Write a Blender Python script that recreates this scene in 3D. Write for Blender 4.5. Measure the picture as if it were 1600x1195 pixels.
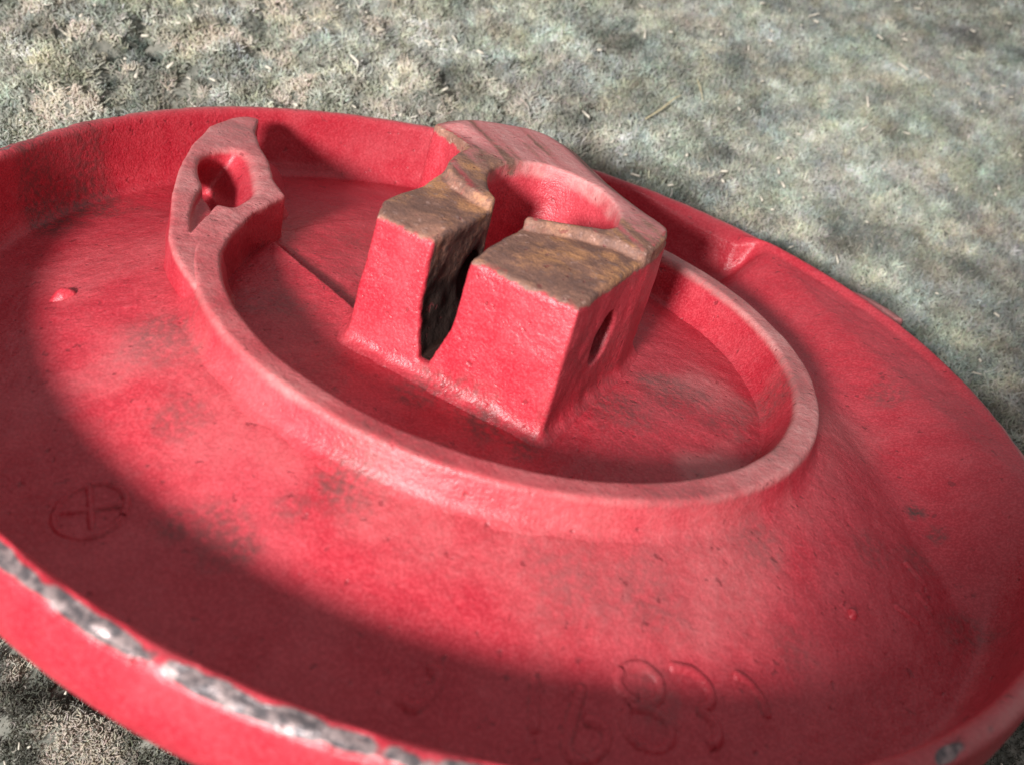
import bpy, math, random
import numpy as np
from mathutils import Matrix, Vector

# ------------------------------------------------------------------ scene set-up
for o in list(bpy.data.objects):
    bpy.data.objects.remove(o)
SC = bpy.context.scene
COL = SC.collection
S = 0.07                       # metres per casting unit (collar radius = 70 mm)
TILT = math.radians(22)        # the casting leans back on its rear stub
FARY, FARZ = 1.86, -0.335      # lowest point of the far rim, which touches the carpet
# casting frame -> world
ROT = Matrix.Rotation(-TILT, 4, 'X')
_c = ROT @ Vector((0, FARY, FARZ))
W = Matrix.Translation(Vector((0, -_c.y + 1.7, -_c.z)) * S) @ ROT @ Matrix.Scale(S, 4)
Wn = np.array(W)


def world(p):
    return W @ Vector(p)


# camera
cam = bpy.data.cameras.new('camera')
cam_o = bpy.data.objects.new('camera', cam)
COL.objects.link(cam_o)
cp = Vector((0.05921, -3.02106, 1.37176))
right = Vector((0.954446, 0.145925, 0.260268))
up = Vector((-0.298385, 0.466771, 0.832521))
fwd = Vector((0.0, 0.872256, -0.489050))
M = Matrix((right, up, -fwd)).transposed().to_4x4()
M.translation = cp
M = W @ M
loc, rotq, _s = M.decompose()
cam_o.matrix_world = Matrix.Translation(loc) @ rotq.to_matrix().to_4x4()
cam.sensor_width = 36
cam.lens = 36 * 1500 / 1600
cam.clip_start = 0.005
cam.clip_end = 50
cam.dof.use_dof = True
cam.dof.focus_distance = 3.55 * S
cam.dof.aperture_fstop = 20
SC.camera = cam_o

# dim room fill
wd = bpy.data.worlds.new("World")
SC.world = wd
wd.use_nodes = True
bg = wd.node_tree.nodes['Background']
bg.inputs[0].default_value = (1.0, 0.93, 0.97, 1)
bg.inputs[1].default_value = 0.37

# the one lamp: close, low, from the near left
l_pos = world(Vector((-2.9, -10.8, 3.35)))
l_tgt = world(Vector((-0.95, 0.3, 0.65)))
lamp = bpy.data.lights.new('lamp', 'SPOT')
lamp.energy = 66.0
lamp.color = (1.0, 0.96, 0.95)
lamp.shadow_soft_size = 0.80 * S
lamp.spot_size = math.radians(41)
lamp.spot_blend = 1.0
lamp_o = bpy.data.objects.new('lamp', lamp)
lamp_o.location = l_pos
lamp_o.rotation_euler = (l_tgt - l_pos).to_track_quat('-Z', 'Y').to_euler()
COL.objects.link(lamp_o)

SC.view_settings.view_transform = 'Standard'
SC.view_settings.look = 'None'
SC.view_settings.exposure = 0.0
SC.view_settings.gamma = 1.0

# ------------------------------------------------------------------ helpers
RNG = np.random.default_rng(7)


def vnoise(P, scale, seed=0):
    P = np.asarray(P, float) * scale + seed * 17.31
    i = np.floor(P).astype(np.int64)
    f = P - i
    f = f * f * (3 - 2 * f)
    out = 0

    def h(a, b, c):
        n = (a * 73856093) ^ (b * 19349663) ^ (c * 83492791) ^ (seed * 2654435)
        n = (n ^ (n >> 13)) * 1274126177
        n = n ^ (n >> 16)
        return (n & 0xFFFF) / 32767.5 - 1.0
    for dx in (0, 1):
        wx = f[:, 0] if dx else 1 - f[:, 0]
        for dy in (0, 1):
            wy = f[:, 1] if dy else 1 - f[:, 1]
            for dz in (0, 1):
                wz = f[:, 2] if dz else 1 - f[:, 2]
                out = out + wx * wy * wz * h(i[:, 0] + dx, i[:, 1] + dy, i[:, 2] + dz)
    return out


def fbm(P, scale, seed=0, octs=4, gain=0.5):
    a, s, out = 1.0, scale, 0
    for k in range(octs):
        out = out + a * vnoise(P, s, seed + k)
        a *= gain
        s *= 2.07
    return out


def sstep(a, b, x):
    t = np.clip((x - a) / (b - a), 0, 1)
    return t * t * (3 - 2 * t)


def gauss_interp(xs, ys, q, sig):
    g = np.linspace(min(xs) - 0.2, max(xs) + 0.2, 2400)
    v = np.interp(g, xs, ys)
    d = g[1] - g[0]
    n = int(4 * sig / d) + 1
    k = np.exp(-0.5 * (np.arange(-n, n + 1) * d / sig) ** 2)
    k /= k.sum()
    v = np.convolve(np.pad(v, n, mode='edge'), k, mode='valid')
    return np.interp(q, g, v)


def to_mesh(name, V, F, mat, parent=None, smooth=True, wear_shade=None, scale=S):
    V = np.asarray(V, float) * scale
    F = np.asarray(F, np.int32)
    me = bpy.data.meshes.new(name)
    k = F.shape[1]
    me.vertices.add(len(V))
    me.vertices.foreach_set('co', V.astype(np.float32).ravel())
    me.loops.add(F.size)
    me.loops.foreach_set('vertex_index', F.ravel())
    me.polygons.add(len(F))
    me.polygons.foreach_set('loop_start', np.arange(0, F.size, k, dtype=np.int32))
    me.update(calc_edges=True)
    me.validate()
    if smooth:
        me.polygons.foreach_set('use_smooth', np.ones(len(me.polygons), bool))
    if wear_shade is not None:
        at = me.attributes.new('wear_shade', 'FLOAT_COLOR', 'POINT')
        at.data.foreach_set('color', np.clip(wear_shade, 0, 1).astype(np.float32).ravel())
    me.materials.append(mat)
    o = bpy.data.objects.new(name, me)
    COL.objects.link(o)
    if parent is not None:
        o.parent = parent
    return o


def grid_faces(nu, nv, close_v=False):
    a = np.arange(nu - 1)[:, None]
    b = np.arange(nv if close_v else nv - 1)[None, :]
    b2 = (b + 1) % nv
    f = np.stack([a * nv + b, (a + 1) * nv + b, (a + 1) * nv + b2, a * nv + b2], -1)
    return f.reshape(-1, 4)


def surface_nets(D, org, h):
    """D: signed distance on a grid (negative inside). Returns vertices, quads."""
    nx, ny, nz = D.shape
    ins = D < 0
    cnt = np.zeros((nx - 1, ny - 1, nz - 1))
    acc = np.zeros((nx - 1, ny - 1, nz - 1, 3))
    cor = [(i, j, k) for i in (0, 1) for j in (0, 1) for k in (0, 1)]

    def sl(c):
        return tuple(slice(c[a], (nx, ny, nz)[a] - 1 + c[a]) for a in range(3))
    for c in cor:
        for ax in range(3):
            if c[ax]:
                continue
            c2 = list(c)
            c2[ax] = 1
            d0, d1 = D[sl(c)], D[sl(c2)]
            m = (d0 < 0) != (d1 < 0)
            t = np.where(m, d0 / np.where(m, d0 - d1, 1), 0)
            cnt += m
            for a in range(3):
                acc[..., a] += m * (c[a] + (t if a == ax else 0))
    act = cnt > 0
    idx = -np.ones(act.shape, np.int64)
    idx[act] = np.arange(act.sum())
    I = np.argwhere(act)
    V = (I + acc[act] / cnt[act][:, None]) * h + org
    Q = []
    for ax in range(3):
        b, c = (ax + 1) % 3, (ax + 2) % 3
        s0 = [slice(1, -1)] * 3
        s1 = [slice(1, -1)] * 3
        s0[ax] = slice(0, -1)
        s1[ax] = slice(1, None)
        i0, i1 = ins[tuple(s0)], ins[tuple(s1)]
        P = np.argwhere(i0 != i1)
        if not len(P):
            continue
        flip = i1[tuple(P.T)]
        off = np.ones(3, int)
        off[ax] = 0
        P = P + off
        e = np.eye(3, dtype=int)
        q = [P - e[b] - e[c], P - e[c], P, P - e[b]]
        qi = np.stack([idx[tuple(x.T)] for x in q], -1)
        qi[flip] = qi[flip][:, ::-1]
        Q.append(qi)
    return V, np.concatenate(Q)


def poly_sdf(X, Y, poly):
    P = np.asarray(poly, float)
    d = np.full(X.shape, 1e9)
    s = np.ones(X.shape)
    n = len(P)
    for i in range(n):
        a, b = P[i], P[i - 1]
        ex, ey = b[0] - a[0], b[1] - a[1]
        wx, wy = X - a[0], Y - a[1]
        t = np.clip((wx * ex + wy * ey) / (ex * ex + ey * ey), 0, 1)
        d = np.minimum(d, (wx - ex * t) ** 2 + (wy - ey * t) ** 2)
        c1, c2, c3 = Y >= a[1], Y < b[1], ex * wy > ey * wx
        fl = (c1 & c2 & c3) | (~c1 & ~c2 & ~c3)
        s = np.where(fl, -s, s)
    return s * np.sqrt(d)


def chaikin(P, n=2):
    P = np.asarray(P, float)
    for _ in range(n):
        Q = np.roll(P, -1, 0)
        P = np.stack([0.75 * P + 0.25 * Q, 0.25 * P + 0.75 * Q], 1).reshape(-1, 2)
    return P


def extr(d2, w1, r):
    """rounded intersection of a 2-D distance with a slab distance"""
    a, b = d2 + r, w1 + r
    return np.minimum(np.maximum(a, b), 0) + np.sqrt(np.maximum(a, 0) ** 2 + np.maximum(b, 0) ** 2) - r


def smin(a, b, k):
    h = np.clip(0.5 + 0.5 * (b - a) / k, 0, 1)
    return b * (1 - h) + a * h - k * h * (1 - h)


def smax(a, b, k):
    return -smin(-a, -b, k)


# ------------------------------------------------------------------ materials
def new_mat(name):
    m = bpy.data.materials.new(name)
    m.use_nodes = True
    nt = m.node_tree
    for n in list(nt.nodes):
        nt.nodes.remove(n)
    return m, nt


class NT:
    def __init__(s, nt):
        s.nt = nt

    def n(s, t, **kw):
        nd = s.nt.nodes.new(t)
        for k, v in kw.items():
            setattr(nd, k, v)
        return nd

    def l(s, a, b):
        s.nt.links.new(a, b)

    def noise(s, co, scale, detail=4, rough=0.55, dist=0.0):
        nd = s.n('ShaderNodeTexNoise')
        s.l(co, nd.inputs['Vector'])
        nd.inputs['Scale'].default_value = scale
        nd.inputs['Detail'].default_value = detail
        nd.inputs['Roughness'].default_value = rough
        nd.inputs['Distortion'].default_value = dist
        return nd.outputs['Fac']

    def ramp(s, fac, lo, hi):
        nd = s.n('ShaderNodeMapRange')
        nd.interpolation_type = 'SMOOTHSTEP'
        s.l(fac, nd.inputs['Value'])
        nd.inputs['From Min'].default_value = lo
        nd.inputs['From Max'].default_value = hi
        return nd.outputs['Result']

    def math(s, op, a, b=None, c=None):
        nd = s.n('ShaderNodeMath', operation=op)
        for i, v in enumerate((a, b, c)):
            if v is None:
                continue
            if isinstance(v, (int, float)):
                nd.inputs[i].default_value = v
            else:
                s.l(v, nd.inputs[i])
        return nd.outputs[0]

    def mix(s, fac, a, b):
        nd = s.n('ShaderNodeMix', data_type='RGBA')
        for i, v in ((0, fac), (6, a), (7, b)):
            if isinstance(v, tuple):
                nd.inputs[i].default_value = v + (1,) if len(v) == 3 else v
            elif isinstance(v, (int, float)):
                nd.inputs[i].default_value = v
            else:
                s.l(v, nd.inputs[i])
        return nd.outputs[2]


def painted_iron():
    m, nt = new_mat('red_painted_iron')
    t = NT(nt)
    out = t.n('ShaderNodeOutputMaterial')
    bs = t.n('ShaderNodeBsdfPrincipled')
    t.l(bs.outputs[0], out.inputs[0])
    tc = t.n('ShaderNodeTexCoord')
    mp = t.n('ShaderNodeMapping')
    mp.inputs['Scale'].default_value = (1 / S,) * 3
    t.l(tc.outputs['Object'], mp.inputs[0])
    co = mp.outputs[0]
    at = t.n('ShaderNodeAttribute', attribute_name='wear_shade')
    sp = t.n('ShaderNodeSeparateColor')
    t.l(at.outputs['Color'], sp.inputs[0])
    dust, rust, chip, grime_shade = sp.outputs[0], sp.outputs[1], sp.outputs[2], at.outputs['Alpha']

    n_big = t.noise(co, 2.2, 5, 0.6)
    n_mid = t.noise(co, 9, 5, 0.6, 0.4)
    n_fine = t.noise(co, 42, 4, 0.65)
    n_grit = t.noise(co, 130, 2, 0.6)
    # paint: a deep red and a brighter coat
    c = t.mix(t.ramp(n_mid, 0.35, 0.68), (0.43, 0.022, 0.039), (0.49, 0.038, 0.055))
    c = t.mix(t.math('MULTIPLY', t.ramp(n_grit, 0.55, 0.43), 0.42), c, (0.30, 0.010, 0.018))
    c = t.mix(t.math('MULTIPLY', t.ramp(n_grit, 0.50, 0.62), 0.30), c, (0.60, 0.085, 0.10))
    # thin film of chalky dust in patches
    film = t.math('MULTIPLY', t.ramp(n_big, 0.42, 0.68), 0.12)
    film = t.math('ADD', film, t.math('MULTIPLY', t.ramp(n_fine, 0.5, 0.75), 0.10))
    c = t.mix(film, c, (0.54, 0.18, 0.20))
    # heavier dust where handled / worn flat
    dm = t.math('MULTIPLY', dust, t.math('ADD', 0.62, t.math('MULTIPLY', t.ramp(n_fine, 0.3, 0.7), 0.38)))
    c = t.mix(dm, c, (0.58, 0.295, 0.275))
    # rust
    rc = t.mix(t.ramp(t.math('ADD', rust, t.math('MULTIPLY', t.math('SUBTRACT', n_mid, 0.5), 0.6)), 0.60, 0.94), (0.38, 0.19, 0.135), (0.56, 0.27, 0.12))
    rc = t.mix(t.ramp(n_mid, 0.62, 0.38), rc, (0.23, 0.118, 0.082))
    rc = t.mix(t.math('MULTIPLY', t.ramp(n_grit, 0.62, 0.36), 0.35), rc, (0.10, 0.055, 0.045))
    rc = t.mix(t.ramp(n_fine, 0.56, 0.72), rc, (0.44, 0.27, 0.22))
    rsum = t.math('ADD', rust, t.math('MULTIPLY', t.math('SUBTRACT', n_fine, 0.5), 0.5))
    rm = t.math('MULTIPLY', t.ramp(rsum, 0.30, 0.62), t.ramp(rust, 0.02, 0.12))
    c = t.mix(rm, c, rc)
    # bare chipped metal with pale primer rims
    csum = t.math('ADD', chip, t.math('MULTIPLY', t.math('SUBTRACT', n_mid, 0.5), 0.35))
    cm = t.math('MULTIPLY', t.ramp(csum, 0.40, 0.55), t.ramp(chip, 0.05, 0.2))
    cc = t.mix(t.ramp(n_fine, 0.40, 0.60), (0.10, 0.088, 0.092), (0.32, 0.25, 0.24))
    c = t.mix(cm, c, cc)
    # greasy soot stains
    gm = t.math('MULTIPLY', grime_shade, t.ramp(n_fine, 0.30, 0.66))
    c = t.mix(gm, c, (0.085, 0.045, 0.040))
    c = t.mix(t.ramp(grime_shade, 0.86, 1.0), c, (0.030, 0.015, 0.011))  # shade inside the slot and bolt hole, put into the colour
    # scattered pits
    pit = t.ramp(t.noise(co, 30, 2, 0.5), 0.66, 0.74)
    c = t.mix(t.math('MULTIPLY', pit, 0.55), c, (0.16, 0.02, 0.025))
    t.l(c, bs.inputs['Base Color'])
    r = t.math('ADD', 0.27, t.math('MULTIPLY', n_mid, 0.20))
    r = t.math('ADD', r, t.math('MULTIPLY', t.math('MAXIMUM', dm, rm), 0.35))
    t.l(r, bs.inputs['Roughness'])
    bs.inputs['Specular IOR Level'].default_value = 0.45
    t.l(t.math('MULTIPLY', cm, 0.35), bs.inputs['Metallic'])
    # cast-sand relief
    hgt = t.math('ADD', t.math('MULTIPLY', n_fine, 0.7), t.math('MULTIPLY', n_grit, 0.30))
    hgt = t.math('ADD', hgt, t.math('MULTIPLY', n_mid, 0.45))
    hgt = t.math('SUBTRACT', hgt, t.math('MULTIPLY', pit, 0.35))
    hgt = t.math('SUBTRACT', hgt, t.math('MULTIPLY', cm, 0.3))
    bp = t.n('ShaderNodeBump')
    bp.inputs['Strength'].default_value = 0.5
    bp.inputs['Distance'].default_value = 0.012 * S
    t.l(hgt, bp.inputs['Height'])
    t.l(bp.outputs[0], bs.inputs['Normal'])
    return m


RED = painted_iron()


def simple_mat(name, col, rough=0.8, attr=None, trans=0.0):
    m, nt = new_mat(name)
    t = NT(nt)
    out = t.n('ShaderNodeOutputMaterial')
    bs = t.n('ShaderNodeBsdfPrincipled')
    t.l(bs.outputs[0], out.inputs[0])
    bs.inputs['Roughness'].default_value = rough
    bs.inputs['Specular IOR Level'].default_value = 0.25
    if attr:
        a = t.n('ShaderNodeAttribute', attribute_name=attr)
        t.l(a.outputs['Color'], bs.inputs['Base Color'])
    else:
        tc = t.n('ShaderNodeTexCoord')
        nz = t.noise(tc.outputs['Object'], 900, 3)
        t.l(t.mix(nz, tuple(x * 0.75 for x in col), tuple(min(1, x * 1.2) for x in col)), bs.inputs['Base Color'])
    return m


# ------------------------------------------------------------------ the casting (root)
ROOT = bpy.data.objects.new('iron_dish', None)
ROOT.empty_display_size = 0.05
COL.objects.link(ROOT)
ROOT.matrix_world = W @ Matrix.Scale(1 / S, 4)
ROOT['label'] = 'round red painted cast iron dish with a split clamp hub leaning on green carpet'
ROOT['category'] = 'iron casting'

PI = math.pi
HILL_R = [0.9, 1.0, 1.09, 1.125, 1.17, 1.25, 1.36, 1.5, 1.65, 1.76, 1.9]
HILL_Z = [-0.09, -0.09, -0.094, -0.106, -0.124, -0.158, -0.206, -0.262, -0.312, -0.330, -0.333]
WEB_R = [1.08, 1.2, 1.35, 1.5, 1.7, 1.84, 1.9]
WEB_Z = [-0.035, -0.062, -0.080, -0.074, -0.050, -0.032, -0.030]


def web_weight(X, Y):
    th = np.degrees(np.arctan2(Y, X))
    d = (X - 1.28) * 0.903 + (Y - 0.347) * 0.429
    w = sstep(-0.12, 0.30, d) * (1 - sstep(54, 62, th)) * sstep(-50, -8, th)
    return w * (1 - sstep(0, 0.6, -(X * 0.0 + Y + 0.35)))


def z_dish(X, Y):
    r = np.hypot(X, Y)
    th = np.degrees(np.arctan2(Y, X)) % 360
    hill = gauss_interp(HILL_R, HILL_Z, r, 0.025)
    zin = -0.170 + 0.030 * np.clip(1 - r * r, -0.2, 1)
    zo = np.interp(r, [0.0, 0.95, 1.25, 1.76, 2], [0, -0.0, -0.06, -0.155, -0.155]) - 0.168
    zo = np.where(r < 0.95, zin, zo)
    # gap of the collar on the far side
    gap = sstep(74, 84, th) * (1 - sstep(158, 172, th))
    outer = hill * (1 - gap) + zo * gap
    w = web_weight(X, Y)
    web = gauss_interp(WEB_R, WEB_Z, r, 0.05)
    outer = outer * (1 - w) + smax(web, outer, 0.05) * w
    z = zin * (1 - sstep(0.985, 1.01, r)) + outer * sstep(0.985, 1.01, r)
    # step in the inner floor, running from the boss to the clamp block
    p1, p2 = np.array([-0.96, 0.185]), np.array([-0.535, -0.17])
    e = (p2 - p1) / np.linalg.norm(p2 - p1)
    nr = np.array([-e[1], e[0]])
    d = (X - p1[0]) * nr[0] + (Y - p1[1]) * nr[1]
    s = (X - p1[0]) * e[0] + (Y - p1[1]) * e[1]
    near = 0.032 * np.exp(-np.clip(-d, 0, 9) / 0.16) * (1 - sstep(-0.012, 0.004, d))
    far = -0.012 * sstep(-0.004, 0.004, d) * (1 - sstep(0.01, 0.05, d))
    lim = sstep(-0.05, 0.05, s) * (1 - sstep(0.62, 0.95, s)) * (1 - sstep(0.93, 0.975, r))
    return z + (near + far) * lim


def wear0(n):
    return np.zeros((n, 4))


# stains that the photograph shows: (x, y, radius, strength)
STAINS = [(0.02, -0.62, 0.14, 0.85), (-0.22, -0.56, 0.10, 0.7), (0.13, -0.66, 0.09, 0.8), (0.62, -0.05, 0.15, 0.6), (0.42, -0.28, 0.14, 0.6),
          (0.78, -0.12, 0.12, 0.5), (-0.27, -1.12, 0.13, 0.75), (-0.36, -1.2, 0.09, 0.5), (0.33, -1.20, 0.12, 0.35),
          (0.55, -1.12, 0.10, 0.4), (-0.95, -0.68, 0.13, 0.6), (-0.75, -1.0, 0.08, 0.5), (-0.5, -1.28, 0.10, 0.6),
          (-0.43, -1.33, 0.07, 0.7), (-0.60, -1.30, 0.06, 0.7), (1.45, 0.40, 0.12, 0.5), (1.25, -0.55, 0.10, 0.4),
          (-0.7, 0.42, 0.1, 0.3), (0.85, -0.8, 0.10, 0.4), (0.93, 0.05, 0.10, 0.5), (-0.8, -0.28, 0.12, 0.4),
          (-1.72, 0.33, 0.12, 0.8), (-1.76, 0.10, 0.12, 0.8), (1.47, -0.40, 0.10, 0.5), (1.60, -0.62, 0.08, 0.5), (0.6, -1.36, 0.09, 0.4),
          (0.98, -1.05, 0.12, 0.4), (1.50, -0.17, 0.05, 0.9), (1.56, -0.26, 0.05, 0.8)]
DUSTS = [(0.3, -1.14, 0.30, 0.18), (-0.15, -1.10, 0.25, 0.18), (0.75, -0.95, 0.30, 0.25), (-0.6, -0.98, 0.25, 0.12), (-0.50, 0.30, 0.13, 0.5),
         (0.80, -0.42, 0.18, 0.5), (0.72, 0.10, 0.16, 0.35), (-1.30, -0.2, 0.3, 0.1), (1.25, 0.1, 0.25, 0.2), (-0.95, -0.75, 0.16, 0.2)]


def stains(X, Y, wr):
    P = np.stack([X, Y, 0 * X], -1)
    jit = 1 + 0.5 * fbm(P, 6, 3, 3)
    for x, y, r, s in STAINS:
        d = np.hypot(X - x, Y - y) / r * jit
        wr[:, 3] = np.maximum(wr[:, 3], s * (1 - sstep(0.3, 1.15, d)))
    for x, y, r, s in DUSTS:
        d = np.hypot(X - x, Y - y) / r * jit
        wr[:, 0] = np.maximum(wr[:, 0], s * (1 - sstep(0.2, 1.2, d)))


def make_dish():
    nr_, nt = 300, 960
    rr = np.linspace(0.0, 1.772, nr_)
    tt = np.linspace(0, 2 * PI, nt, endpoint=False)
    R, T = np.meshgrid(rr, tt, indexing='ij')
    X, Y = (R * np.cos(T)).ravel(), (R * np.sin(T)).ravel()
    Z = z_dish(X, Y)
    P = np.stack([X, Y, Z], -1)
    Z = Z + 0.0022 * fbm(P, 9, 11, 3) + 0.0013 * fbm(P, 28, 15, 2)
    Z = Z - 0.004 * sstep(1.71, 1.772, R.ravel())
    wr = wear0(len(X))
    stains(X, Y, wr)
    rad = R.ravel()
    thd = np.degrees(T.ravel())
    fil = np.exp(-((rad - 1.17) / 0.05) ** 2) * sstep(195, 215, thd) * 0.14
    wr[:, 0] = np.maximum(wr[:, 0], fil * (0.6 + 0.6 * vnoise(P, 8, 5)))
    return to_mesh('dish', np.stack([X, Y, Z], -1), grid_faces(nr_, nt, True)[:, ::-1], RED, ROOT, wear_shade=wr)


def make_rim():
    prof = np.array([(1.70, -0.3325), (1.735, -0.331), (1.765, -0.322), (1.793, -0.30), (1.812, -0.262), (1.824, -0.20), (1.831, -0.14),
                     (1.835, -0.095), (1.838, -0.072), (1.844, -0.058), (1.855, -0.051), (1.872, -0.050), (1.886, -0.054),
                     (1.896, -0.064), (1.902, -0.08), (1.904, -0.12), (1.905, -0.17), (1.903, -0.215), (1.894, -0.255),
                     (1.876, -0.29), (1.846, -0.322), (1.80, -0.35), (1.72, -0.375), (1.5, -0.40), (1.0, -0.42), (0.30, -0.43)])
    # resample
    seg = np.r_[0, np.cumsum(np.hypot(*np.diff(prof, axis=0).T))]
    q = np.concatenate([np.linspace(0, seg[21], 84), np.linspace(seg[21], seg[-1], 12)[1:]])
    pr = gauss_interp(seg, prof[:, 0], q, 0.006)
    pz = gauss_interp(seg, prof[:, 1], q, 0.006)
    nt = 1200
    tt = np.linspace(0, 2 * PI, nt, endpoint=False)
    R = np.repeat(pr[:, None], nt, 1)
    Z = np.repeat(pz[:, None], nt, 1)
    T = np.repeat(tt[None], len(pr), 0)
    inner = np.repeat((q < seg[9])[:, None], nt, 1)
    X, Y = R * np.cos(T), R * np.sin(T)
    w = web_weight(X.ravel(), Y.ravel()).reshape(X.shape)
    Zw = gauss_interp(WEB_R, WEB_Z, R.ravel(), 0.03).reshape(X.shape)
    Z = np.where(inner, Z * (1 - w) + np.maximum(Z, Zw) * w, Z)
    zd = z_dish(X.ravel(), Y.ravel()).reshape(X.shape)
    k = sstep(1.74, 1.80, R)
    lowin = inner & (R < 1.80)
    Pd = np.stack([X, Y, zd], -1).reshape(-1, 3)
    nzd = (0.0022 * fbm(Pd, 9, 11, 3) + 0.0013 * fbm(Pd, 28, 15, 2)).reshape(X.shape)
    Z = np.where(lowin, (zd + nzd) * (1 - k) + Z * k - 0.0025 * (1 - sstep(1.70, 1.76, R)) + 0.0005, Z)
    # thickened stretch of the far wall ending in a step near the clamp block
    td = np.degrees(T)
    st = sstep(57.0, 60.0, td) * (1 - sstep(64, 80, td))
    R = R - np.where(inner, 0.055 * st * sstep(-0.34, -0.30, Z) * (1 - sstep(-0.075, -0.05, Z)), 0)
    Z = Z + 0.024 * sstep(-0.3, 0.7, np.sin(T)) * sstep(-0.30, -0.08, Z) * sstep(1.79, 1.835, R)
    P = np.stack([R * np.cos(T), R * np.sin(T), Z], -1).reshape(-1, 3)
    # worn band along the top
    sT = np.repeat(q[:, None], nt, 1).ravel()
    s_top = seg[11]
    band = np.exp(-((sT - s_top - 0.013) / 0.024) ** 2)
    na = fbm(P, 7, 21, 4, 0.6)
    nearw = sstep(150, 200, td.ravel()) * (1 - sstep(298, 325, td.ravel()))
    chip = band * (0.64 + 0.62 * na) * (0.25 + 0.75 * nearw)
    chip = np.clip(chip * 1.35, 0, 1)
    bite = sstep(0.3, 0.6, chip)
    nrm = np.stack([np.cos(T) * 0.5, np.sin(T) * 0.5, 0 * T + 0.7], -1).reshape(-1, 3)
    P = P - nrm * (bite * (0.010 + 0.008 * vnoise(P, 22, 4)))[:, None]
    P = P + 0.0018 * nrm * fbm(P, 12, 31, 3)[:, None]
    wr = wear0(len(P))
    stains(P[:, 0], P[:, 1], wr)
    outm = sstep(seg[13], seg[15], sT)
    wr[:, 3] *= (1 - outm)
    wr[:, 2] = chip
    wr[:, 0] = np.maximum(wr[:, 0] * (1 - outm), band * (1 - nearw) * 0.75)
    return to_mesh('rim', P, grid_faces(len(pr), nt, True)[:, ::-1], RED, ROOT, wear_shade=wr)


def make_collar():
    prof = np.array([(0.90, -0.20), (0.925, -0.172), (0.945, -0.150), (0.958, -0.12), (0.970, -0.07), (0.986, -0.020), (0.991, -0.006),
                     (0.998, 0.0), (1.006, 0.001), (1.030, 0.001), (1.060, 0.001), (1.069, -0.001), (1.075, -0.009), (1.079, -0.026), (1.085, -0.050),
                     (1.093, -0.078), (1.106, -0.096), (1.130, -0.112), (1.17, -0.132), (1.22, -0.165)])
    seg = np.r_[0, np.cumsum(np.hypot(*np.diff(prof, axis=0).T))]
    q = np.linspace(0, seg[-1], 110)
    pr = gauss_interp(seg, prof[:, 0], q, 0.0035)
    pz = gauss_interp(seg, prof[:, 1], q, 0.0035)
    nt = 800
    tt = np.radians(np.linspace(198.0, 438.0, nt))
    R = np.repeat(pr[:, None], nt, 1)
    Z = np.repeat(pz[:, None], nt, 1)
    T = np.repeat(tt[None], len(pr), 0)
    P = np.stack([R * np.cos(T), R * np.sin(T), Z], -1).reshape(-1, 3)
    n = fbm(P, 5, 41, 4)
    side = np.repeat((np.arange(len(pr)) / len(pr) - 0.5)[:, None] * 2, nt, 1).ravel()
    P[:, 2] += 0.0025 * n
    rad = 1 + 0.0035 * fbm(P, 4, 43, 3) * np.sign(side)
    P[:, :2] *= rad[:, None]
    wr = wear0(len(P))
    stains(P[:, 0], P[:, 1], wr)
    top = sstep(-0.035, -0.008, P[:, 2])
    tdeg = np.degrees(T.ravel())
    amt = 0.20 + 0.55 * sstep(275, 335, tdeg) + 0.16 * (1 - sstep(198, 222, tdeg))
    patch = fbm(P, 3.0, 47, 4, 0.65)
    wr[:, 0] = np.maximum(wr[:, 0], top * np.clip(amt + 0.22 * patch + 0.12 * n, 0, 1))
    wr[:, 3] = np.maximum(wr[:, 3], top * 0.38 * sstep(0.15, 0.6, -patch + 0.2 * n))
    return to_mesh('collar', P, grid_faces(len(pr), nt)[:, ::-1], RED, ROOT, wear_shade=wr)


# ---- split clamp block
BA = np.array([-0.47056, -0.36772])
E1 = np.array([0.949434, -0.313968])
E2 = np.array([0.313968, 0.949434])
UPPER = [(0.20, 0.36), (0.29, 0.335), (0.36, 0.35), (0.391, 0.387), (0.489, 0.458), (0.599, 0.500), (0.690, 0.495), (0.704, 0.565), (0.682, 0.79),
         (0.60, 0.89), (0.493, 0.99), (0.347, 1.085), (0.191, 1.238), (0.053, 1.35), (-0.074, 1.385), (-0.188, 1.334),
         (-0.284, 1.229), (-0.355, 1.148), (-0.376, 1.055), (-0.372, 0.935), (-0.334, 0.912), (-0.270, 0.900),
         (-0.197, 0.849), (-0.128, 0.77), (-0.112, 0.646), (-0.074, 0.522), (-0.031, 0.459), (0.033, 0.413), (0.12, 0.373)]
LOWER = [(0.0, 0.0), (0.682, 0.0), (0.690, 0.4), (0.702, 0.565), (0.682, 0.79), (0.55, 0.9), (0.3, 0.95), (0.0, 0.9), (-0.10, 0.8), (-0.112, 0.646),
         (-0.097, 0.578), (-0.081, 0.507), (-0.052, 0.343), (-0.054, 0.219), (-0.046, 0.097)]
BORE = [(0.052, 0.603), (0.029, 0.677), (0.037, 0.785), (0.088, 0.909), (0.179, 0.957), (0.285, 0.946), (0.39, 0.897), (0.475, 0.806), (0.542, 0.66),
        (0.535, 0.56), (0.475, 0.487), (0.40, 0.42), (0.319, 0.36), (0.22, 0.36), (0.160, 0.42), (0.095, 0.51)]


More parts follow.
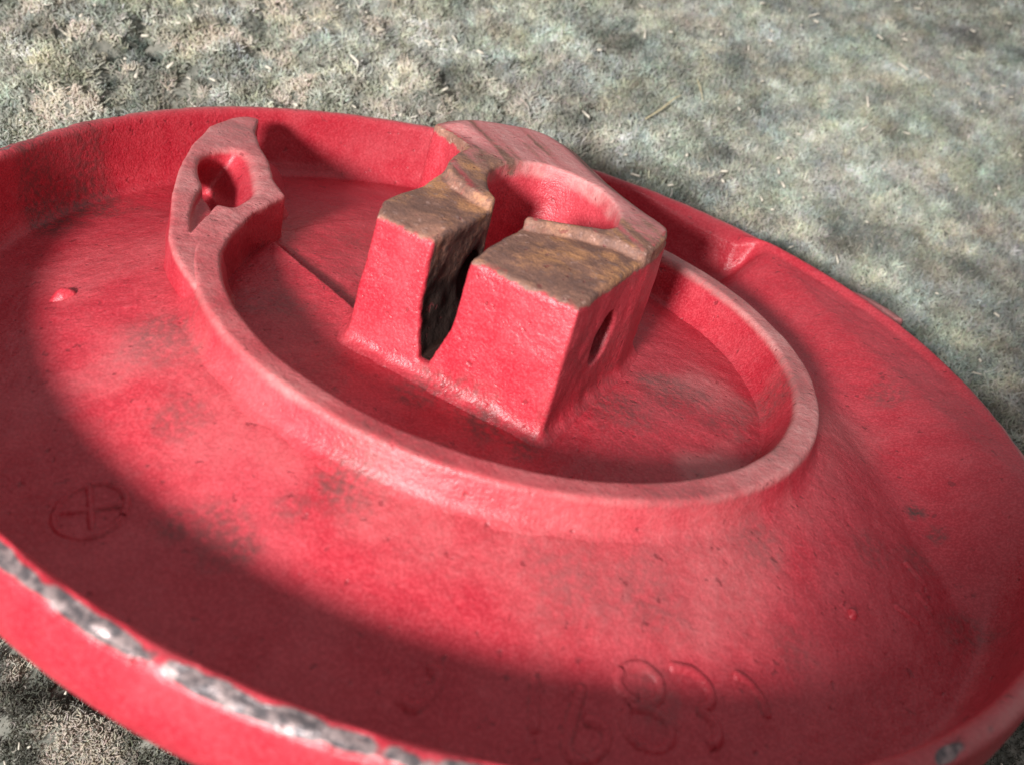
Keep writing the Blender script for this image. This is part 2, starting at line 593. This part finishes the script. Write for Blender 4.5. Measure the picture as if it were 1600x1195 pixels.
def make_block():
    h = 0.0085
    us = np.arange(-0.62, 0.95, h)
    vs = np.arange(-0.26, 1.62, h)
    zs = np.arange(-0.215, 0.375, h)
    U, Vv = np.meshgrid(us, vs, indexing='ij')
    dU = poly_sdf(U, Vv, chaikin(UPPER, 1))
    dL = poly_sdf(U, Vv, LOWER)
    dB = poly_sdf(U, Vv, chaikin(BORE, 2))
    X = BA[0] + U * E1[0] + Vv * E2[0]
    Y = BA[1] + U * E1[1] + Vv * E2[1]
    ZD = z_dish(X.ravel(), Y.ravel()).reshape(X.shape)
    Zg = zs[None, None, :]
    U3, V3 = U[..., None] + 0 * Zg, Vv[..., None] + 0 * Zg
    Z3 = Zg + 0 * U3
    P3 = np.stack([U3, V3, Z3], -1).reshape(-1, 3)
    n1 = fbm(P3, 5, 51, 3).reshape(Z3.shape)
    n2 = fbm(P3, 17, 55, 3).reshape(Z3.shape)
    nz = 0.004 * n1 + 0.0028 * n2
    dr = 0.035 * (Z3 - 0.3)                       # draft of the pattern
    topL = 0.302 - 0.012 * sstep(0.0, 0.12, 0.12 - V3) + 0.003 * n1
    low = extr(dL[..., None] + dr, Z3 - topL, 0.016)
    topU = 0.337 - 0.030 * sstep(-0.10, 0.0, dU)[..., None] * sstep(0.75, 1.0, V3) + 0.003 * n2
    upp = extr(dU[..., None] + dr, Z3 - topU, 0.012)
    body = smin(low, upp, 0.012)
    # slit, ragged, narrowing to a rounded bottom
    wz = 0.062 * sstep(-0.21, 0.12, Z3)
    rag = 0.007 * n2 + 0.005 * n1
    cu = 0.266 - 0.02 * V3 - 0.10 * np.clip(0.02 - Z3, 0, 1) * 0.3
    slot = np.maximum(np.abs(U3 - cu) - wz + rag, np.maximum(-(Z3 + 0.088), V3 - 0.55))
    bore = dB[..., None] + 0.05 * (0.33 - Z3)
    hole = np.hypot(V3 - 0.319, (Z3 - 0.085) * 0.92) - 0.082
    cut = np.minimum(np.minimum(slot, bore), np.maximum(hole, -0.1 - Z3))
    body = smax(body, -cut, 0.010)
    # casting fillet into the floor
    foot = np.minimum(np.maximum(dL, -1), dU)[..., None]
    floor = Z3 - (ZD[..., None] + 0.002 - 0.05 * sstep(0.035, 0.11, foot))
    D = smin(body, floor, 0.055 * (1 - sstep(0.05, 0.11, foot)) + 1e-4)
    D = np.where(cut < 0.01, np.maximum(D, -cut), D)
    D = D + nz * 0.8
    D = np.maximum(D, -0.205 - Z3)
    # keep only the block and its fillet
    D = np.maximum(D, foot - 0.115)
    V, Q = surface_nets(D, np.array([us[0], vs[0], zs[0]]), h)
    # wear
    u, v, z = V.T
    pu = poly_sdf(u, v, UPPER)
    pb = poly_sdf(u, v, chaikin(BORE, 2))
    stk = fbm(np.stack([u * 3 + v * 2, v * 24 + u * 20, z * 0], -1), 1.0, 65, 3)
    n = fbm(V, 7, 61, 4)
    nn = fbm(V, 22, 63, 3)
    topz = sstep(0.262, 0.292, z + 0.010 * nn) * sstep(-0.006, 0.004, pb)
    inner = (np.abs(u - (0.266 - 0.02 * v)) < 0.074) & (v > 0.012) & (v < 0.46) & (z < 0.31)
    wr = wear0(len(V))
    upz = sstep(0.31, 0.328, z)
    step = topz * (1 - sstep(0.0, 0.10, v - 0.55)) 
    rust = topz * np.where(pu < -0.01, 0.34 + 0.34 * (1 - sstep(0.45, 0.95, v)) + 0.14 * n - 0.30 * stk, 0.66 + 0.24 * np.exp(-((v - 0.36) / 0.16) ** 2) * sstep(0.004, 0.03, pu) + 0.10 * n)
    rust = np.maximum(rust, 0.62 * inner * sstep(-0.14, -0.05, z))
    wr[:, 1] = rust
    wr[:, 0] = np.maximum(topz * np.where(pu < -0.016, 0.72 + 0.30 * stk, 0.10) * sstep(0.3, 0.8, v + 0.15 * n), 0)
    gr = inner * (0.82 + 0.18 * (1 - sstep(0.10, 0.30, z + 0.05 * n)))  # over the rust, the slot's unlit depth is painted dark
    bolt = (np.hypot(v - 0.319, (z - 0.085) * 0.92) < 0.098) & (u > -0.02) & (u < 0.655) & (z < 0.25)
    gr = np.maximum(gr, 0.97 * bolt)  # bolt hole interior painted dark in place of its shade
    gr = np.maximum(gr, 0.55 * topz * (pu > 0.012) * sstep(0.0, 0.5, n + 0.25))
    gr = np.maximum(gr, 0.60 * topz * (np.abs(pu) < 0.016) * (v < 0.62) * sstep(-0.3, 0.3, nn))
    gr = np.maximum(gr, 0.28 * topz * (pu < 0) * sstep(0.1, 0.6, -stk + 0.3 * n))
    gr = np.maximum(gr, 0.75 * sstep(0.10, 0.02, np.abs(z + 0.125)) * sstep(0.02, 0.09, -0.0 + np.maximum(0, 0.09 - np.abs(v))) * sstep(-0.2, 0.4, n))
    xx = BA[0] + u * E1[0] + v * E2[0]
    yy = BA[1] + u * E1[1] + v * E2[1]
    ws = wear0(len(V))
    stains(xx, yy, ws)
    low_ = 1 - sstep(-0.11, -0.07, z)
    gr = np.maximum(gr, ws[:, 3] * low_)
    # brown spill down the shaded side face
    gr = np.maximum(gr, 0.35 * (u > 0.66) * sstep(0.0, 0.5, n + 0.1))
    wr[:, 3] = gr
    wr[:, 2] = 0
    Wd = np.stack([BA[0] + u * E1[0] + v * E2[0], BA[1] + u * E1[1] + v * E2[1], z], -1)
    return to_mesh('clamp_block', Wd, Q, RED, ROOT, wear_shade=wr)


BOSS = [(-0.76, -0.675), (-0.84, -0.57), (-0.91, -0.413), (-0.940, -0.325), (-0.965, -0.179), (-0.978, 0.048), (-0.945, 0.268), (-1.04, 0.394), (-1.104, 0.522), (-1.203, 0.673),
        (-1.290, 0.83), (-1.335, 1.00), (-1.385, 0.985), (-1.425, 0.884), (-1.438, 0.725), (-1.399, 0.471), (-1.327, 0.203), (-1.253, 0.001),
        (-1.186, -0.154), (-1.114, -0.319), (-1.054, -0.413), (-0.978, -0.507), (-0.880, -0.608), (-0.79, -0.700)]
BHOLE = [(-1.32, 0.344), (-1.327, 0.449), (-1.302, 0.517), (-1.264, 0.571), (-1.209, 0.566), (-1.142, 0.479), (-1.079, 0.344), (-1.02, 0.215),
         (-1.025, 0.133), (-1.036, 0.04), (-1.083, 0.009), (-1.113, 0.03), (-1.174, 0.105), (-1.228, 0.161)]
BREC = [(-1.045, -0.348), (-1.149, -0.119), (-1.192, 0.013), (-1.226, 0.16), (-1.14, 0.17), (-1.07, 0.09), (-1.081, -0.011), (-1.062, -0.182)]


def make_boss():
    h = 0.0075
    xs = np.arange(-1.66, -0.66, h)
    ys = np.arange(-0.86, 1.14, h)
    zs = np.arange(-0.37, 0.03, h)
    X, Y = np.meshgrid(xs, ys, indexing='ij')
    dP = poly_sdf(X, Y, BOSS)
    hp = chaikin(BHOLE, 2)
    dH = np.stack([poly_sdf(X - 0.45 * min(z, 0), Y - 0.25 * min(z, 0), hp) for z in zs], -1)
    dR = poly_sdf(X, Y, BREC)
    Z3 = zs[None, None, :] + 0 * X[..., None]
    P3 = np.stack([X[..., None] + 0 * Z3, Y[..., None] + 0 * Z3, Z3], -1).reshape(-1, 3)
    n = fbm(P3, 14, 71, 3).reshape(Z3.shape)
    flare = np.interp(-zs, [-1, 0, 0.03, 0.07, 0.11, 0.14, 0.17, 0.21, 0.3], [0, 0, 0.006, 0.012, 0.020, 0.032, 0.055, 0.09, 0.13])
    side = (sstep(0.35, 0.6, Y) * sstep(-1.34, -1.22, X))[..., None]
    body = extr(dP[..., None] - 0.22 * flare[None, None, :] - 0.42 * np.clip(-Z3, 0, 1) * side, Z3 + 0.003, 0.010)
    # the hole tapers, more strongly on its far side
    hole = np.maximum(dH + 0.020 - 0.25 * np.clip(Z3 + 0.05, 0, 1), -0.20 - Z3)
    t = np.clip((Y[..., None] + 0.348) / 0.40, 0, 1)
    rec = np.maximum(dR[..., None] + 0.012 - 0.2 * Z3, -(0.008 + 0.034 * t) - Z3)
    D = smax(body, -hole, 0.030)
    D = smax(D, -rec, 0.008)
    D = D + 0.0022 * n
    D = np.maximum(D, -0.36 - Z3)
    V, Q = surface_nets(D, np.array([xs[0], ys[0], zs[0]]), h)
    nn = fbm(V, 6, 75, 4)
    wr = wear0(len(V))
    top = sstep(-0.03, -0.010, V[:, 2])
    wr[:, 0] = top * (0.52 + 0.3 * nn)
    d2 = np.hypot(V[:, 0] + 1.30, V[:, 1] - 0.80)
    wr[:, 3] = 0.4 * top * (1 - sstep(0.04, 0.16, d2))
    return to_mesh('boss', V, Q, RED, ROOT, wear_shade=wr)


def make_lug():
    prof = np.array([(1.88, -0.20), (1.97, -0.22), (2.002, -0.19), (2.010, -0.10), (2.006, -0.056), (1.992, -0.042), (1.94, -0.036), (1.88, -0.058)])
    n = 60
    V, wr = [], []
    tt = np.radians(np.linspace(34.0, 44, n))
    for i, t in enumerate(tt):
        f = sstep(-0.01, 0.03, i / (n - 1)) * (1 - sstep(0.35, 1.0, i / (n - 1)))
        for r, z in prof:
            rr = 1.86 + (r - 1.86) * (0.35 + 0.65 * f)
            V.append((rr * math.cos(t), rr * math.sin(t), z))
            wr.append((0.8 if z > -0.08 else 0.2, 0, 0, 0))
    V = np.array(V)
    V += 0.003 * fbm(V, 14, 81, 3)[:, None]
    F = grid_faces(n, len(prof))
    caps = [[0, 1, 2, 7], [2, 3, 6, 7], [3, 4, 5, 6]]
    b = (n - 1) * len(prof)
    F = np.concatenate([F, np.array(caps)[:, ::-1], np.array(caps) + b])
    return to_mesh('lug', V, F, RED, ROOT, wear_shade=np.array(wr))


def relief(name, paths, width=0.024, hgt=0.014, parent=None):
    """a worn raised stroke cast on the dish floor"""
    VV, FF, base = [], [], 0
    for path, closed in paths:
        P = np.asarray(path, float) + np.array([0.006, -0.055])
        if closed:
            pts = np.vstack([P, P[:1]])
        else:
            pts = P
        seg = np.r_[0, np.cumsum(np.hypot(*np.diff(pts, axis=0).T))]
        m = max(8, int(seg[-1] / 0.008))
        q = np.linspace(0, seg[-1], m)
        sg = 0.012 if len(pts) > 2 else 1e-3
        x = np.interp(q, seg, pts[:, 0])
        y = np.interp(q, seg, pts[:, 1])
        if len(pts) > 2:
            k = np.exp(-0.5 * (np.arange(-4, 5) / 2.0) ** 2)
            k /= k.sum()
            x = np.convolve(np.pad(x, 4, mode='wrap' if closed else 'edge'), k, mode='valid')
            y = np.convolve(np.pad(y, 4, mode='wrap' if closed else 'edge'), k, mode='valid')
        dx, dy = np.gradient(x), np.gradient(y)
        L = np.hypot(dx, dy) + 1e-9
        nx, ny = -dy / L, dx / L
        prof = np.linspace(-1, 1, 9)
        fade = np.ones(m) if closed else sstep(0, 0.012, np.minimum(q, seg[-1] - q) + 0.002)
        ring = []
        for a in prof:
            px, py = x + nx * a * width * (0.4 + 0.6 * fade), y + ny * a * width * (0.4 + 0.6 * fade)
            hz = 0.66 * hgt * (1 - a * a) ** 1.3 * fade - 0.002
            pz = z_dish(px, py) + hz
            ring.append(np.stack([px, py, pz], -1))
        A = np.stack(ring, 1).reshape(-1, 3)
        VV.append(A)
        FF.append(grid_faces(m, 9) + base)
        base += len(A)
    V = np.concatenate(VV)
    V[:, 2] += 0.0022 * fbm(V, 16, 91, 3)
    wr = wear0(len(V))
    stains(V[:, 0], V[:, 1], wr)
    col9 = np.tile(np.abs(np.linspace(-1, 1, 9)), len(V) // 9)
    wr[:, 3] = np.maximum(wr[:, 3], 0.45 * sstep(0.45, 0.8, col9) * sstep(-0.5, 0.2, fbm(V, 9, 97, 3)))
    return to_mesh(name, V, np.concatenate(FF)[:, ::-1], RED, parent or ROOT, wear_shade=wr)


def circ(cx, cy, r, n=28):
    a = np.linspace(0, 2 * PI, n, endpoint=False)
    return np.stack([cx + r * np.cos(a), cy + r * np.sin(a)], -1)


def blob(name, x, y, r, hgt):
    a = np.linspace(0, 2 * PI, 24, endpoint=False)
    V = []
    for k in range(9):
        f = k / 8
        rr = r * f * (1 + 0.12 * np.sin(3 * a + 1) + 0.08 * np.sin(5 * a))
        px, py = x + rr * np.cos(a), y + rr * np.sin(a)
        V.append(np.stack([px, py, z_dish(px, py) + hgt * (1 - f ** 2) ** 0.8 - 0.003 * f], -1))
    V = np.concatenate(V)
    V[:, 2] += 0.004 * fbm(V, 30, 95, 2)
    return to_mesh(name, V, grid_faces(9, 24, True)[:, ::-1], RED, ROOT, wear_shade=wear0(len(V)))


def make_stub():
    """rear hub on which the casting rests: hidden underneath, it meets the carpet"""
    n = 64
    V = []
    for r, z0 in ((0.56, -0.415), (0.50, -0.47), (0.49, None), (0.46, None), (0.0, None)):
        for k in range(n):
            a = 2 * PI * k / n
            x, y = r * math.cos(a), r * math.sin(a)
            z = z0 if z0 is not None else FARZ + (y - FARY) * math.tan(TILT) + (0.02 if r == 0.49 else -0.012)
            V.append((x, y, z))
    return to_mesh('rear_hub', np.array(V), grid_faces(5, n, True), RED, ROOT, wear_shade=wear0(len(V)))


make_dish()
make_rim()
make_collar()
make_block()
make_boss()
make_lug()
make_stub()
relief('foundry_mark', [(circ(-0.822, -1.247, 0.082), True), ([(-0.868, -1.170), (-0.788, -1.300)], False),
                        ([(-0.888, -1.272), (-0.750, -1.212)], False)], 0.011, 0.012)
relief('cast_numeral', [([(0.014, -1.495), (0.052, -1.52), (0.077, -1.503), (0.104, -1.441), (0.081, -1.416), (0.055, -1.429)], False)], 0.018)
relief('cast_numeral', [([(0.300, -1.350), (0.328, -1.485)], False)], 0.018)
relief('cast_numeral', [([(0.416, -1.335), (0.404, -1.435), (0.400, -1.490), (0.430, -1.511), (0.474, -1.486), (0.500, -1.436), (0.478, -1.405),
                          (0.425, -1.415)], False)], 0.018)
relief('cast_numeral', [([(0.50, -1.27), (0.548, -1.235), (0.60, -1.25), (0.61, -1.29), (0.575, -1.33), (0.53, -1.33), (0.49, -1.30)], True),
                        ([(0.53, -1.345), (0.588, -1.329), (0.640, -1.345), (0.644, -1.39), (0.61, -1.425), (0.555, -1.42), (0.52, -1.385)], True)], 0.017)
relief('cast_numeral', [([(0.61, -1.215), (0.68, -1.195), (0.731, -1.215), (0.741, -1.255), (0.70, -1.285), (0.745, -1.29), (0.770, -1.325),
                          (0.738, -1.365)], False)], 0.017)
relief('cast_numeral', [([(0.781, -1.161), (0.826, -1.152), (0.873, -1.184), (0.891, -1.235)], False)], 0.018)
relief('cast_mark', [([(1.400, -0.405), (1.482, -0.458)], False)], 0.020, 0.012)
relief('cast_mark', [([(1.316, -0.648), (1.416, -0.656)], False)], 0.018, 0.014)
relief('cast_mark', [([(1.420, -0.523), (1.482, -0.575)], False)], 0.018, 0.014)
blob('casting_lump', -1.368, -0.475, 0.036, 0.026)
blob('casting_lump', 1.164, -0.840, 0.018, 0.014)

# ------------------------------------------------------------------ carpet
Wi = np.array(W)


def make_carpet():
    # ground sheet, real size; follows a tufted relief
    n = 340
    xs = np.linspace(-9, 17, n)
    ys = np.linspace(-9, 22, n)
    X, Y = np.meshgrid(xs, ys, indexing='ij')
    P = np.stack([X.ravel(), Y.ravel(), 0 * X.ravel()], -1)
    Z = pile_height(P) - 0.05
    V = np.stack([X.ravel(), Y.ravel(), Z], -1)
    m, nt = new_mat('carpet_backing')
    t = NT(nt)
    out = t.n('ShaderNodeOutputMaterial')
    bs = t.n('ShaderNodeBsdfPrincipled')
    t.l(bs.outputs[0], out.inputs[0])
    tc = t.n('ShaderNodeTexCoord')
    nz = t.noise(tc.outputs['Object'], 160, 5, 0.7)
    t.l(t.mix(t.ramp(nz, 0.35, 0.65), (0.15, 0.16, 0.135), (0.33, 0.325, 0.275)), bs.inputs['Base Color'])
    bs.inputs['Roughness'].default_value = 0.95
    bs.inputs['Specular IOR Level'].default_value = 0.1
    o = to_mesh('carpet', V, grid_faces(n, n), m)
    o['kind'] = 'structure'
    o['label'] = 'worn matted grey green carpet under the red iron dish'
    return o


def crack(P):
    return np.abs(fbm(P, 1.25, 151, 4, 0.62))


def pile_height(P):
    worn = sstep(-2.2, -0.2, -P[:, 0] - 0.15 * P[:, 1] - 0.4)      # clumpier on the left
    c = fbm(P, 4.5, 101, 3)
    return -0.07 * worn * (1 - sstep(0.0, 0.11, crack(P))) + (0.022 + 0.075 * worn) * c + 0.016 * fbm(P, 14, 105, 2)


def make_pile():
    rng = np.random.default_rng(3)
    N = 0
    # denser near the camera, thinning with distance, over a wide margin
    x = np.concatenate([rng.uniform(-3.6, 3.6, 270000), rng.uniform(-5, 5.5, 270000), rng.uniform(-2.2, 0.8, 150000)])
    y = np.concatenate([rng.uniform(-0.6, 5.2, 270000), rng.uniform(-3.5, 9, 270000), rng.uniform(-2.8, -0.3, 150000)])
    # skip what lies hidden in the footprint of the dish centre
    keep = (x / 1.35) ** 2 + ((y - 0.0) / 1.0) ** 2 > 1
    x, y = x[keep], y[keep]
    P = np.stack([x, y, 0 * x], -1)
    N = len(P)
    zb = pile_height(P)
    K = 5
    # matted direction field plus scatter
    ang = rng.uniform(0, 6.283, N) + 0.0
    lean = np.clip(rng.normal(0.95, 0.38, N), 0.1, 1.5)
    L = rng.uniform(0.020, 0.055, N)
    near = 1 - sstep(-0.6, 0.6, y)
    L = L * (1 - 0.5 * near)
    curl = rng.normal(0, 2.6, N)
    pts = np.zeros((N, K, 3))
    cur = np.stack([x, y, zb - 0.045], -1)
    pts[:, 0] = cur
    for k in range(1, K):
        f = k / (K - 1)
        le = lean * (0.55 + 0.6 * f)
        a = ang + curl * f
        st = L / (K - 1)
        cur = cur + np.stack([np.sin(le) * np.cos(a), np.sin(le) * np.sin(a), np.cos(le)], -1) * st[:, None] * 1.15
        pts[:, k] = cur
    # colour by tuft: sage, grey, warm beige and dark clumps at several sizes
    left = sstep(-1.2, 1.6, -x - 0.12 * y)
    tone = 0.20 * fbm(P, 2.2, 121, 2) + 0.34 * vnoise(P, 6.5, 131) + 0.42 * vnoise(P, 15.0, 132) + 0.22 * vnoise(P, 31.0, 133)
    warm = 0.6 * vnoise(P, 4.0, 141) + 0.8 * vnoise(P, 11.0, 142) + 0.25 * left
    green = 0.6 * vnoise(P, 3.1, 143) + 0.7 * vnoise(P, 9.0, 144)
    C = np.array([0.425, 0.447, 0.378]) * np.exp(tone * (0.85 + 0.35 * left))[:, None]
    C = C * np.stack([1 + 0.10 * warm - 0.05 * green, 1 + 0.02 * warm + 0.04 * green, 1 - 0.08 * warm - 0.03 * green], -1)
    near_dark = sstep(-0.25, 0.35, near * 0.9 - 0.20 + 0.35 * fbm(P, 2.6, 161, 3))  # fibres darkened in noisy patches towards the near side
    C = C * (1 - 0.76 * near_dark)[:, None] * np.exp(rng.normal(0, 0.16, N))[:, None]
    bl = sstep(0.35, 0.75, 0.7 * vnoise(P, 5.0, 145) + 0.5 * vnoise(P, 12.0, 146) + 0.1)[:, None] * left[:, None] * 0.7
    C = C * (1 - bl) + np.array([0.74, 0.65, 0.54]) * bl
    cr = crack(P)
    crease = (1 - sstep(0.0, 0.085, cr))[:, None] * left[:, None] * 0.8 + (1 - sstep(0.0, 0.03, cr))[:, None] * 0.15
    C = C * (1 - crease) + np.array([0.06, 0.08, 0.068]) * crease
    lite = rng.random(N) < 0.04
    C[lite] = C[lite] * 0.4 + np.array([0.55, 0.52, 0.44]) * 0.6
    C = C * (1 + rng.normal(0, 0.035, (N, 3)))
    hc = bpy.data.hair_curves.new('carpet_pile')
    hc.add_curves([K] * N)
    hc.attributes['position'].data.foreach_set('vector', (pts * S).astype(np.float32).ravel())
    ra = hc.attributes.get('radius') or hc.attributes.new('radius', 'FLOAT', 'POINT')
    rad = np.repeat((rng.uniform(0.0020, 0.0040, N) * (1 - 0.4 * near))[:, None], K, 1) * np.linspace(1.15, 0.55, K)[None]
    ra.data.foreach_set('value', (rad * S).astype(np.float32).ravel())
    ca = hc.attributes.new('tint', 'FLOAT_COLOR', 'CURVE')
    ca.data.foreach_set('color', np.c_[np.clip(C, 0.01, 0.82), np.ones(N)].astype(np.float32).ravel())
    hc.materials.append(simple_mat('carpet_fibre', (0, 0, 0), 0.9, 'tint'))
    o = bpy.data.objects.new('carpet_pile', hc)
    COL.objects.link(o)
    o['kind'] = 'stuff'
    o['label'] = 'matted grey green and beige fibres of the worn carpet'
    o['category'] = 'carpet pile'


def make_lint():
    """pale crumbs and shavings caught in the pile, too many to count"""
    rng = random.Random(5)
    V, F = [], []
    for k in range(900):
        x, y = rng.uniform(-4.2, 6.5), rng.uniform(-2.6, 9.5)
        if x * x + y * y < 1.3:
            continue
        a = rng.uniform(0, 2 * PI)
        L, w, h = rng.uniform(0.008, 0.030), rng.uniform(0.004, 0.009), rng.uniform(0.003, 0.006)
        if y < 0.3:
            L, w, h = L * 0.4, w * 0.5, h * 0.5
        elif rng.random() < 0.25:
            L *= 1.6
        z = float(pile_height(np.array([[x, y, 0.0]]))[0]) + rng.uniform(0.012, 0.032)
        ti = rng.uniform(-0.4, 0.4)
        ca, sa = math.cos(a), math.sin(a)
        b = len(V)
        for sx, sy, sz in ((-1, -1, -1), (1, -0.7, -1), (1, 0.7, -1), (-1, 1, -1), (-0.8, -0.6, 1), (0.7, -0.5, 1), (0.8, 0.6, 1), (-0.7, 0.7, 1)):
            px, py = sx * L, sy * w
            V.append((x + px * ca - py * sa, y + px * sa + py * ca, z + sz * h + px * ti))
        F += [[b, b + 3, b + 2, b + 1], [b + 4, b + 5, b + 6, b + 7], [b, b + 1, b + 5, b + 4], [b + 1, b + 2, b + 6, b + 5],
              [b + 2, b + 3, b + 7, b + 6], [b + 3, b, b + 4, b + 7]]
    o = to_mesh('lint_crumbs', np.array(V), np.array(F), simple_mat('pale_lint', (0.72, 0.68, 0.56), 0.6), smooth=False)
    o['kind'] = 'stuff'
    o['label'] = 'pale crumbs and wood shavings scattered over the carpet'
    o['category'] = 'lint'


def strand(name, pts, rad, mat, label, cat):
    P = np.asarray(pts, float)
    k = np.linspace(0, len(P) - 1, 28)
    Q = np.stack([np.interp(k, np.arange(len(P)), P[:, i]) for i in range(3)], -1)
    for _ in range(4):
        Q[1:-1] = (Q[:-2] + 2 * Q[1:-1] + Q[2:]) / 4
    T = np.gradient(Q, axis=0)
    T /= np.linalg.norm(T, axis=1)[:, None]
    A = np.cross(T, np.array([0.1, 0.2, 1.0]))
    A /= np.linalg.norm(A, axis=1)[:, None]
    B = np.cross(T, A)
    n = 7
    V = []
    for i in range(len(Q)):
        r = rad * (1 - 0.7 * abs(i / (len(Q) - 1) - 0.4))
        for j in range(n):
            t = 2 * PI * j / n
            V.append(Q[i] + r * (A[i] * math.cos(t) + B[i] * math.sin(t)))
    o = to_mesh(name, np.array(V), grid_faces(len(Q), n, True), mat)
    o['label'] = label
    o['category'] = cat
    return o


def make_shade_box():
    """unseen box added behind the camera; its edge shades the right of the dish"""
    top = world((0.08, -3.8, 1.42))
    w, d, hh = 2.6 * S, 1.3 * S, top.z - 0.02 * S
    x0, y1 = top.x, top.y
    t = 0.05 * S
    card = simple_mat('shade_box_card', (0.36, 0.25, 0.15), 0.8)
    root = bpy.data.objects.new('shade_box', None)  # added to block the lamp, out of view
    COL.objects.link(root)
    root.location = (x0 + w / 2, y1 - d / 2, 0.02 * S)
    root['label'] = 'unseen brown box added behind the camera to shade the right of the dish'
    root['category'] = 'box'

    def slab(name, c, sz):
        V = [(c[0] + sx * sz[0] / 2, c[1] + sy * sz[1] / 2, c[2] + sz_ * sz[2] / 2) for sz_ in (-1, 1) for sy in (-1, 1) for sx in (-1, 1)]
        F = [[0, 2, 3, 1], [4, 5, 7, 6], [0, 1, 5, 4], [2, 6, 7, 3], [0, 4, 6, 2], [1, 3, 7, 5]]
        return to_mesh(name, np.array(V), np.array(F), card, root, smooth=False, scale=1.0)
    slab('side_panel', (0, d / 2 - t / 2, hh / 2), (w, t, hh))
    slab('side_panel', (0, -d / 2 + t / 2, hh / 2), (w, t, hh))
    slab('side_panel', (w / 2 - t / 2, 0, hh / 2), (t, d - 2 * t - 0.0002, hh))
    slab('side_panel', (-w / 2 + t / 2, 0, hh / 2), (t, d - 2 * t - 0.0002, hh))
    slab('flap', (-w / 4 - 0.0004, 0, hh + t / 2 + 0.0001), (w / 2 - 0.001, d, t))
    slab('flap', (w / 4 + 0.0004, 0, hh + t / 2 + 0.0001), (w / 2 - 0.001, d, t))
    slab('base', (0, 0, t / 2), (w - 2 * t - 0.0004, d - 2 * t - 0.0004, t))


make_shade_box()
make_carpet()
make_pile()
make_lint()
STRAW = simple_mat('dry_straw', (0.62, 0.55, 0.34), 0.6)
strand('straw', [(0.349, 2.726, 0.045), (0.43, 2.862, 0.055), (0.492, 3.004, 0.060), (0.525, 3.064, 0.050)], 0.0055, STRAW,
       'thin bent yellowish straw lying on the carpet behind the clamp block', 'straw')
strand('straw', [(0.603, 3.286, 0.050), (0.630, 3.194, 0.060), (0.665, 3.081, 0.050)], 0.0040, STRAW,
       'shorter straight pale straw lying on the carpet just beyond the bent straw', 'straw')
